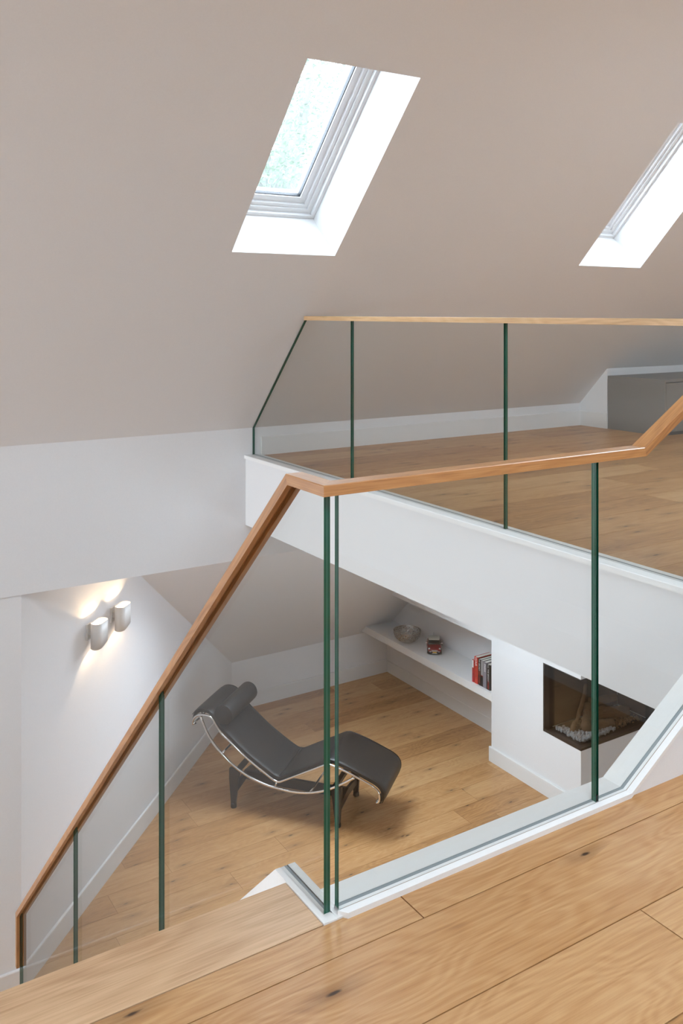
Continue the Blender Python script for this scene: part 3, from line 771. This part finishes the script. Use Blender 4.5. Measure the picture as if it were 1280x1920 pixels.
for s in (-1, 1):
    for wx in (-0.088, 0.092):
        bm = bmesh.new(); lathe(bm, [(0.0, -0.010), (0.023, -0.010), (0.026, -0.007), (0.026, 0.007), (0.023, 0.010), (0.0, 0.010)], 20)
        bm.transform(Matrix.Translation((wx, s*(h-0.008), 0.0262)) @ Matrix.Rotation(math.pi/2, 4, 'X')); w = obj('wheel', bm, M['rubber'], car, smooth=False)
        bm = bmesh.new(); lathe(bm, [(0.0, -0.0105), (0.015, -0.0105), (0.016, 0), (0.015, 0.0105), (0.0, 0.0105)], 14)
        bm.transform(Matrix.Translation((wx, s*(h-0.0078), 0.0262)) @ Matrix.Rotation(math.pi/2, 4, 'X')); obj('hub_cap', bm, M['chrome'], w)
    bm = bmesh.new(); bmesh.ops.create_uvsphere(bm, u_segments=16, v_segments=10, radius=0.0125); bm.transform(Matrix.Translation((0.128, s*0.054, 0.056)) @ Matrix.Diagonal((0.8, 0.95, 1.15, 1))); obj('headlight', bm, M['head_lens'], car, smooth=True)
    bm = bmesh.new(); bmesh.ops.create_uvsphere(bm, u_segments=12, v_segments=8, radius=0.009); bm.transform(Matrix.Translation((0.042, s*(h+0.008), 0.088)) @ Matrix.Diagonal((0.7, 1.2, 0.8, 1)))
    tube(bm, [(0.042, s*(h-0.012), 0.085), (0.042, s*(h+0.004), 0.087)], 0.003, 6); obj('mirror', bm, M['chrome'], car, smooth=True)
    bm = bmesh.new(); lathe(bm, [(0, 0), (0.0055, 0), (0.0055, 0.004), (0, 0.004)], 12); bm.transform(Matrix.Translation((0.141, s*0.045, 0.036)) @ Matrix.Rotation(math.pi/2, 4, 'Y')); obj('fog_light', bm, M['head_lens'], car)
bm = bmesh.new()
loft(bm, [(0.139, 0.036, 0.044, 0.053, .6), (0.1475, 0.034, 0.044, 0.052, .6)], 16); add_box(bm, (0.142, -0.055, 0.0375), (0.1495, 0.055, 0.0405)); obj('grille', bm, M['chrome'], car)
pl = obj('number_plate', box((0.147, -0.020, 0.0245), (0.1512, 0.020, 0.0345), 0.0005), M['plate'], car)
bm = bmesh.new(); add_box(bm, (0.1455, -0.026, 0.015), (0.1492, 0.026, 0.021)); obj('lower_grille', bm, M['head_lens'], car)
bm = bmesh.new(); tube(bm, [(-0.095, 0, 0.121), (-0.112, 0, 0.150)], 0.0009, 5); obj('aerial', bm, M['car_black'], car)

# ---------------------------------------------------------------- fireplace
fp = thing('fireplace', 'dark glass-fronted corner gas fire set into the white wall', 'fireplace', (6.1, 5.5, OZ0))
finv = Matrix.Translation(-fp.location)
def fpart(nm, bm, m, par=None):
    bm.transform(finv); return obj(nm, bm, m, par or fp)
w = 0.055
bm = bmesh.new()
add_box(bm, (XF+0.002, YF+0.002, OZ0), (OX1, OY1, OZ0+0.006))                      # bottom tray
add_box(bm, (XF+0.002, YF+0.002, OZ0+0.006), (XF+0.012, OY1, OZ0+0.022)); add_box(bm, (XF+0.012, YF+0.002, OZ0+0.006), (OX1, YF+0.012, OZ0+0.022))
fpart('tray', bm, M['dark_metal'])
bm = bmesh.new(); add_box(bm, (XF+0.002, YF+0.002, OZ1-0.01), (OX1, OY1, OZ1)); fpart('hood', bm, M['dark_metal'])
bm = bmesh.new(); add_box(bm, (XF+0.1, OY1-0.012, OZ0+0.022), (OX1-0.015, OY1-0.001, OZ1-0.0105)); add_box(bm, (OX1-0.012, YF+0.1, OZ0+0.022), (OX1-0.001, OY1-0.012, OZ1-0.0105)); fpart('lining_panel', bm, M['firebox'])
bm = bmesh.new(); add_box(bm, (XF+0.002, OY1-0.014, OZ0+0.006), (XF+0.1, OY1, OZ1-0.0105)); fpart('side_post', bm, M['dark_metal']); bm = bmesh.new(); add_box(bm, (OX1-0.014, YF+0.013, OZ0+0.006), (OX1, YF+0.1, OZ1-0.0105)); fpart('side_post', bm, M['dark_metal'])
bm = bmesh.new(); add_box(bm, (XF+0.060, YF+0.060, OZ0+0.0065), (XF+0.064, OY1-0.015, OZ1-0.0105)); fpart('glass_pane', bm, M['glass_fire'])
bm = bmesh.new(); add_box(bm, (XF+0.0645, YF+0.060, OZ0+0.0065), (OX1-0.02, YF+0.064, OZ1-0.0105)); fpart('glass_pane', bm, M['glass_fire'])
# stone chips
def chips(name, m, regions, n, label):
    bm = bmesh.new(); r = random.Random(5)
    for _ in range(n):
        x0, x1, y0, y1 = r.choice(regions); x = r.uniform(x0, x1); y = r.uniform(y0, y1); s = r.uniform(0.007, 0.017)
        res = bmesh.ops.create_icosphere(bm, subdivisions=1, radius=s)
        rot = Matrix.Rotation(r.uniform(0, 6.28), 3, V((r.random(), r.random(), r.random()+.1)).normalized())
        sc = V((r.uniform(.7, 1.3), r.uniform(.6, 1.1), r.uniform(.5, .8)))
        for v in res['verts']:
            q = V((v.co.x*sc.x, v.co.y*sc.y, v.co.z*sc.z))*r.uniform(0.85, 1.12); v.co = rot @ q + V((x, y, OZ0+0.012+s*0.5+r.uniform(0, 0.012)))
    o = obj(name, bm, m); tag(o, label, 'stone chips', None, 'stuff'); return o
chips('stone_chips', M['pebble_white'], [(5.765, 5.87, 5.36, 5.66), (5.765, 5.95, 5.36, 5.52), (5.9, 6.2, 5.36, 5.44)], 520, 'white and grey stone chips heaped in the left part of the fire')
chips('stone_chips', M['pebble_brown'], [(6.2, 6.56, 5.37, 5.62), (5.95, 6.3, 5.45, 5.66)], 420, 'brown stone chips spread in the right part of the fire')
def log(p0, p1, r0, r1, label, bend=0.02, seed=1, twig=None):
    p0, p1 = V(p0), V(p1); d = (p1-p0); n = 12; r = random.Random(seed); Ln = d.length
    o_loc = (p0+p1)/2; bm = bmesh.new(); lay = bm.loops.layers.float_vector.new('wc')
    side = d.cross(V((0, 0, 1))); side = side.normalized() if side.length > 1e-3 else V((1, 0, 0))
    pts = [p0 + d*(i/n) + side*math.sin(i/n*math.pi)*bend - o_loc for i in range(n+1)]
    rr = [(r0 + (r1-r0)*i/n)*(0.93+0.14*r.random()) for i in range(n+1)]
    tube(bm, pts, rr, 14)
    if twig: tube(bm, [V(twig[0])-o_loc, V(twig[1])-o_loc], [twig[2], twig[2]*0.6], 8)
    for v in bm.verts: v.co += V((noise.noise(v.co*28+V((seed, 0, 0))), noise.noise(v.co*28+V((0, seed, 5))), noise.noise(v.co*28+V((3, 0, seed)))))*0.011
    dn = d.normalized()
    for f in bm.faces:
        for l in f.loops: l[lay] = (l.vert.co.dot(dn), l.vert.co.dot(side)*2+l.vert.co.z*2, seed*1.3)
    o = obj('fire_log', bm, M['log'], smooth=True); o.location = o_loc
    tag(o, label, 'log', 'logs in the fire'); return o
zf = OZ0+0.03
log((5.83, 5.53, zf), (6.17, 5.68, zf+0.28), 0.019, 0.014, 'thin pale branch leaning diagonally at the left of the fire', 0.015, 2, ((5.90, 5.56, zf+0.06), (5.99, 5.53, zf+0.055), 0.009))
log((5.93, 5.45, zf+0.035), (6.13, 5.60, zf+0.115), 0.050, 0.058, 'thick short log with pale round end in the middle of the fire', 0.0, 3)
log((6.13, 5.60, zf+0.165), (6.42, 5.56, zf+0.155), 0.036, 0.032, 'rough log lying across the top of the fire', 0.01, 4)
log((6.10, 5.62, zf+0.06), (6.50, 5.50, zf+0.035), 0.052, 0.046, 'long dark log slanting to the right side of the fire', 0.01, 5)
log((6.02, 5.46, zf+0.03), (6.23, 5.43, zf+0.02), 0.040, 0.036, 'short brown log lying at the front of the fire', 0.0, 6)

# ---------------------------------------------------------------- wall lamps
def stadium(flat, r, n=10):
    out = []
    for k in range(n+1): a = -math.pi/2 + math.pi*k/n; out.append((flat/2 + r*math.cos(a), r*math.sin(a)))
    for k in range(n+1): a = math.pi/2 + math.pi*k/n; out.append((-flat/2 + r*math.cos(a), r*math.sin(a)))
    return out
def wall_lamp(s, z, label):
    base = lw(s, 0, z); rz = math.atan2(LD.y, LD.x)
    e = thing('wall_lamp', label, 'lamp', base, rz, 'wall lamps')
    # local: x along the wall, -y into the room
    off = 0.078
    obj('backplate', box((-0.052, -0.014, -0.055), (0.02, 0.0, 0.055), 0.001), M['lamp_white'], e)
    bm = bmesh.new(); add_box(bm, (-0.035, -off+0.041, -0.02), (0.0, -0.0135, 0.02)); obj('arm', bm, M['lamp_white'], e)
    so = stadium(0.075, 0.043); si = stadium(0.075, 0.0405); bm = bmesh.new(); n = len(so)
    zb = lambda x: -0.072 - 0.034*max(0, (0.07-x)/0.14)
    rings = [[bm.verts.new((x, y-off, 0.072)) for x, y in so], [bm.verts.new((x, y-off, 0.072)) for x, y in si],
             [bm.verts.new((x, y-off, zb(x))) for x, y in si], [bm.verts.new((x, y-off, zb(x))) for x, y in so]]
    for a in range(4):
        A, B = rings[a], rings[(a+1) % 4]
        for k in range(n):
            f = bm.faces.new((A[k], A[(k+1) % n], B[(k+1) % n], B[k])); f.smooth = a in (1, 3)
    obj('lamp_body', bm, M['lamp_white'], e)
    bm = bmesh.new(); bmesh.ops.create_uvsphere(bm, u_segments=12, v_segments=8, radius=0.012); bm.transform(Matrix.Translation((0, -off, 0)) @ Matrix.Diagonal((1, 1, 1.4, 1))); obj('bulb', bm, M['bulb'], e, smooth=True)
    for k, dz in enumerate((0.02, -0.02)):
        d = bpy.data.lights.new('lamp_light', 'POINT'); d.energy = 8; d.color = (1.0, 0.70, 0.40); d.shadow_soft_size = 0.006
        o = bpy.data.objects.new('lamp_light', d); COL.objects.link(o); o.parent = e; o.location = (0, -off, dz*1.2)
    return e
wall_lamp(0.872, -0.842, 'white tubular wall lamp, the nearer and lower-left of the two')
wall_lamp(1.246, -0.842, 'white tubular wall lamp, the farther one up and right towards the slope')

# ---------------------------------------------------------------- chaise longue
AX = V((0.63505, -0.77247, 0)); WD = V((0.77247, 0.63505, 0))
rzc = math.atan2(AX.y, AX.x)
org = V((3.5932, 6.5912, ZL)) + WD*0.25
ch = thing('chaise_longue', 'black leather lounge chair with chrome tube frame on black steel base', 'lounge chair', org, rzc)
# local x = along (head -> foot), local y = across: WD is +y
YN_, YF_ = -0.275, 0.275
arc = [(-0.765, 0.738), (-0.689, 0.589), (-0.581, 0.467), (-0.456, 0.368), (-0.315, 0.298), (-0.175, 0.258), (-0.054, 0.242), (0.082, 0.236), (0.217, 0.250), (0.351, 0.290), (0.45, 0.338), (0.532, 0.385), (0.613, 0.437)]
upf = [(-0.840, 0.655), (-0.838, 0.690), (-0.812, 0.727), (-0.770, 0.748), (-0.712, 0.752), (-0.668, 0.742), (-0.640, 0.716), (-0.600, 0.660), (-0.554, 0.609), (-0.455, 0.535), (-0.358, 0.461), (-0.215, 0.372), (-0.100, 0.308), (-0.070, 0.296), (-0.040, 0.295), (-0.010, 0.308), (0.116, 0.372), (0.250, 0.440), (0.351, 0.492), (0.385, 0.503), (0.425, 0.503), (0.564, 0.466), (0.71, 0.413), (0.785, 0.380), (0.815, 0.352), (0.826, 0.315), (0.820, 0.280), (0.800, 0.262)]
bm = bmesh.new()
for y in (YN_, YF_): tube(bm, spline([(x, y, z) for x, z in upf], 4), 0.0095, 10)
obj('seat_frame', bm, M['chrome'], ch, smooth=True)
bm = bmesh.new()
for y in (YN_, YF_):
    tube(bm, spline([(x, y, z-0.004) for x, z in arc], 5), 0.0115, 12)
    tube(bm, [(-0.075, y, 0.245), (-0.062, y, 0.296)], 0.008, 8)
for (x, z) in ((-0.56, 0.452), (0.235, 0.254)): tube(bm, [(x, YN_, z), (x, YF_, z)], 0.009, 10)
obj('rocker_frame', bm, M['chrome'], ch, smooth=True)
for (x, z) in ((-0.838, 0.662), (0.803, 0.266), (0.405, 0.500)):
    bm = bmesh.new(); tube(bm, [(x, YN_, z), (x, YF_, z)], 0.0085, 10); obj('cross_rail', bm, M['chrome'], ch, smooth=True)
# mattress: closed profile extruded with rounded sides
prof = [(-0.852, 0.742), (-0.825, 0.775), (-0.785, 0.797), (-0.735, 0.803), (-0.68, 0.792), (-0.632, 0.752), (-0.590, 0.700), (-0.540, 0.648), (-0.445, 0.573), (-0.345, 0.497), (-0.205, 0.410), (-0.100, 0.352), (-0.062, 0.338), (-0.028, 0.340), (0.0, 0.352), (0.10, 0.404), (0.235, 0.472), (0.340, 0.528), (0.385, 0.545), (0.435, 0.546), (0.580, 0.507), (0.72, 0.456), (0.80, 0.424), (0.845, 0.390), (0.868, 0.345), (0.866, 0.295), (0.850, 0.262)]
sp_ = spline([(x, 0, z) for x, z in prof], 4)
bm = bmesh.new(); thk = 0.042; wv = 0.268
rings = []
for i, p in enumerate(sp_):
    a = sp_[max(0, i-1)]; b = sp_[min(len(sp_)-1, i+1)]; t = (b-a).normalized(); nn = V((-t.z, 0, t.x))
    if nn.z < 0 and t.x > 0: nn = -nn
    e_ = 1.0
    if i < 3: e_ = 0.55 + 0.15*i
    if i > len(sp_)-4: e_ = 0.55 + 0.15*(len(sp_)-1-i)
    puff = 0.004*math.sin(i*0.9)*0
    sec = []
    for k in range(20):
        ang_ = 2*math.pi*k/20 + math.pi/20; ca, sa = math.cos(ang_), math.sin(ang_)
        yy = math.copysign(abs(ca)**0.16, ca)*wv; hh = math.copysign(abs(sa)**0.75, sa)*thk/2*e_
        sec.append(bm.verts.new(p - nn*(thk/2) + V((0, yy, 0)) + nn*hh))
    rings.append(sec)
for i in range(len(rings)-1):
    for k in range(20): bm.faces.new((rings[i][k], rings[i][(k+1) % 20], rings[i+1][(k+1) % 20], rings[i+1][k]))
bm.faces.new(rings[0][::-1]); bm.faces.new(rings[-1])
mt = obj('mattress', bm, M['leather'], ch, smooth=True)
# piping seams on both long edges
for y in (-wv-0.001, wv+0.001):
    bm = bmesh.new(); pts = []
    for i in range(0, len(sp_), 2):
        a = sp_[max(0, i-1)]; b = sp_[min(len(sp_)-1, i+1)]; t = (b-a).normalized(); nn = V((-t.z, 0, t.x))
        if nn.z < 0 and t.x > 0: nn = -nn
        pts.append(sp_[i]-nn*0.007+V((0, y*0.985, 0)))
    tube(bm, pts, 0.0035, 6); obj('piping', bm, M['leather'], mt, smooth=True)
# seam line across the knee of the seat
for x in (-0.045,):
    bm = bmesh.new(); tube(bm, [(x, -wv+0.012, 0.3385), (x, wv-0.012, 0.3385)], 0.0035, 6); obj('seam', bm, M['leather'], mt, smooth=True)
# head roll
bm = bmesh.new(); pr = 0.083; hl = 0.262
lathe(bm, [(0.0, -hl), (pr-0.012, -hl), (pr-0.003, -hl+0.003), (pr, -hl+0.014), (pr*1.015, 0), (pr, hl-0.014), (pr-0.003, hl-0.003), (pr-0.012, hl), (0.0, hl)], 36)
bm.transform(Matrix.Translation((-0.555, 0.0, 0.770)) @ Matrix.Rotation(math.pi/2, 4, 'X'))
pw = obj('pillow', bm, M['leather'], ch, smooth=True)
for y in (-hl+0.004, hl-0.004):
    bm = bmesh.new(); tube(bm, [(-0.555+(pr-0.004)*math.cos(a), y, 0.770+(pr-0.004)*math.sin(a)) for a in [2*math.pi*k/30 for k in range(31)]], 0.004, 6, caps=False); obj('piping', bm, M['leather'], pw, smooth=True)
# straps below the head end
for y in (-0.24, -0.08, 0.08, 0.24):
    bm = bmesh.new(); tube(bm, spline([(-0.842, y, 0.725), (-0.852, y, 0.69), (-0.844, y, 0.650), (-0.825, y, 0.655)], 3), 0.006, 6)
    obj('strap', bm, M['leather'], ch, smooth=True); bm = bmesh.new()
    tube(bm, spline([(0.838, y, 0.272), (0.825, y, 0.252), (0.803, y, 0.250), (0.790, y, 0.266)], 3), 0.006, 6)
    obj('strap', bm, M['leather'], ch, smooth=True)
# base
def leg(x, y):
    bm = bmesh.new()
    s = 1 if x < 0 else -1
    P = [(-0.020, 0.025), (0.020, 0.025), (0.040, 0.20), (0.060, 0.325), (0.045, 0.332), (-0.036, 0.332), (-0.036, 0.25), (-0.024, 0.10)]
    P = [(px*s, pz) for px, pz in P]
    prism(bm, [(x+px, y-0.016, pz) for px, pz in P], (0, 0.032, 0)); bmesh.ops.bevel(bm, geom=bm.edges[:], offset=0.003, segments=2, affect='EDGES')
    l = obj('leg', bm, M['black_steel'], ch)
    bm = bmesh.new(); lathe(bm, [(0, 0), (0.024, 0), (0.0265, 0.004), (0.025, 0.03), (0.020, 0.04), (0, 0.04)], 18); bm.transform(Matrix.Translation((x, y, 0)) @ Matrix.Diagonal((1.0, 1, 1, 1))); obj('rubber_foot', bm, M['rubber'], l, smooth=True)
for x in (-0.465, 0.465):
    for y in (-0.25, 0.25): leg(x, y)
for x in (-0.465, 0.465):
    s = 1 if x < 0 else -1
    bm = bmesh.new()
    prism(bm, [(x-0.012*s, -0.234, 0.105), (x-0.012*s, 0.0, 0.13), (x-0.012*s, 0.234, 0.105), (x-0.012*s, 0.234, 0.165), (x-0.012*s, 0.0, 0.195), (x-0.012*s, -0.234, 0.165)], (0.024*s, 0, 0))
    obj('cross_bar', bm, M['black_steel'], ch)
    bm = bmesh.new(); prism(bm, [(x-0.03*s, -0.27, 0.300), (x+0.055*s, -0.27, 0.300), (x+0.062*s, -0.27, 0.3215), (x-0.03*s, -0.27, 0.345)], (0, 0.54, 0)) if False else prism(bm, [(x+0.01*s, -0.234, 0.292), (x+0.05*s, -0.234, 0.292), (x+0.05*s, -0.234, 0.322), (x+0.01*s, -0.234, 0.322)], (0, 0.468, 0))
    obj('support_bar', bm, M['black_steel'], ch)
bm = bmesh.new(); prism(bm, [(-0.455, -0.014, 0.125), (-0.30, -0.014, 0.108), (0.30, -0.014, 0.108), (0.455, -0.014, 0.125), (0.455, -0.014, 0.195), (0.30, -0.014, 0.188), (-0.30, -0.014, 0.188), (-0.455, -0.014, 0.195)], (0, 0.028, 0))
obj('centre_beam', bm, M['black_steel'], ch)

# ---------------------------------------------------------------- trees outside the skylights
def tree(x, y, z, R, seed, label):
    t = thing('tree', label, 'tree', (x, y, z-7), 0, 'trees behind the skylights')
    r = random.Random(seed)
    bm = bmesh.new(); tube(bm, [(0, 0, 0), (0.1, 0.1, 3), (0, 0.2, 6), (0.2, 0, 9)], [0.35, 0.28, 0.2, 0.06], 10)
    for k in range(14):
        a = r.uniform(0, 6.28); e = V((math.cos(a)*R*0.7, math.sin(a)*R*0.7, 6+r.uniform(0, R))); tube(bm, [(0, 0.1, r.uniform(3.5, 6)), e*0.5+V((0, 0, 3)), e], [0.12, 0.07, 0.02], 6)
    obj('trunk', bm, M['bark'], t, smooth=True)
    bm = bmesh.new()
    clumps = []
    for _ in range(120):
        d = V((r.gauss(0, 1), r.gauss(0, 1), r.gauss(0, 1))).normalized()*R*r.uniform(0.35, 1.0)
        clumps.append(V((d.x, d.y, 7+d.z*0.9)))
    for _ in range(48000):
        c = r.choice(clumps) + V((r.gauss(0, 1), r.gauss(0, 1), r.gauss(0, 1)))*R*0.13
        u = V((r.gauss(0, 1), r.gauss(0, 1), r.gauss(0, 1))).normalized(); w = u.orthogonal().normalized(); s = r.uniform(0.028, 0.055)
        n_ = u.cross(w)*s*0.12
        bm.faces.new([bm.verts.new(p) for p in (c-u*s, c+w*s*0.5+n_, c+u*s, c-w*s*0.5+n_)])
    obj('foliage', bm, M['leaves'], t, recalc=False)
tree(6.9, 12.7, 4.2, 4.3, 3, 'green leafy tree, haze put into its pale colour, seen through the left skylight')
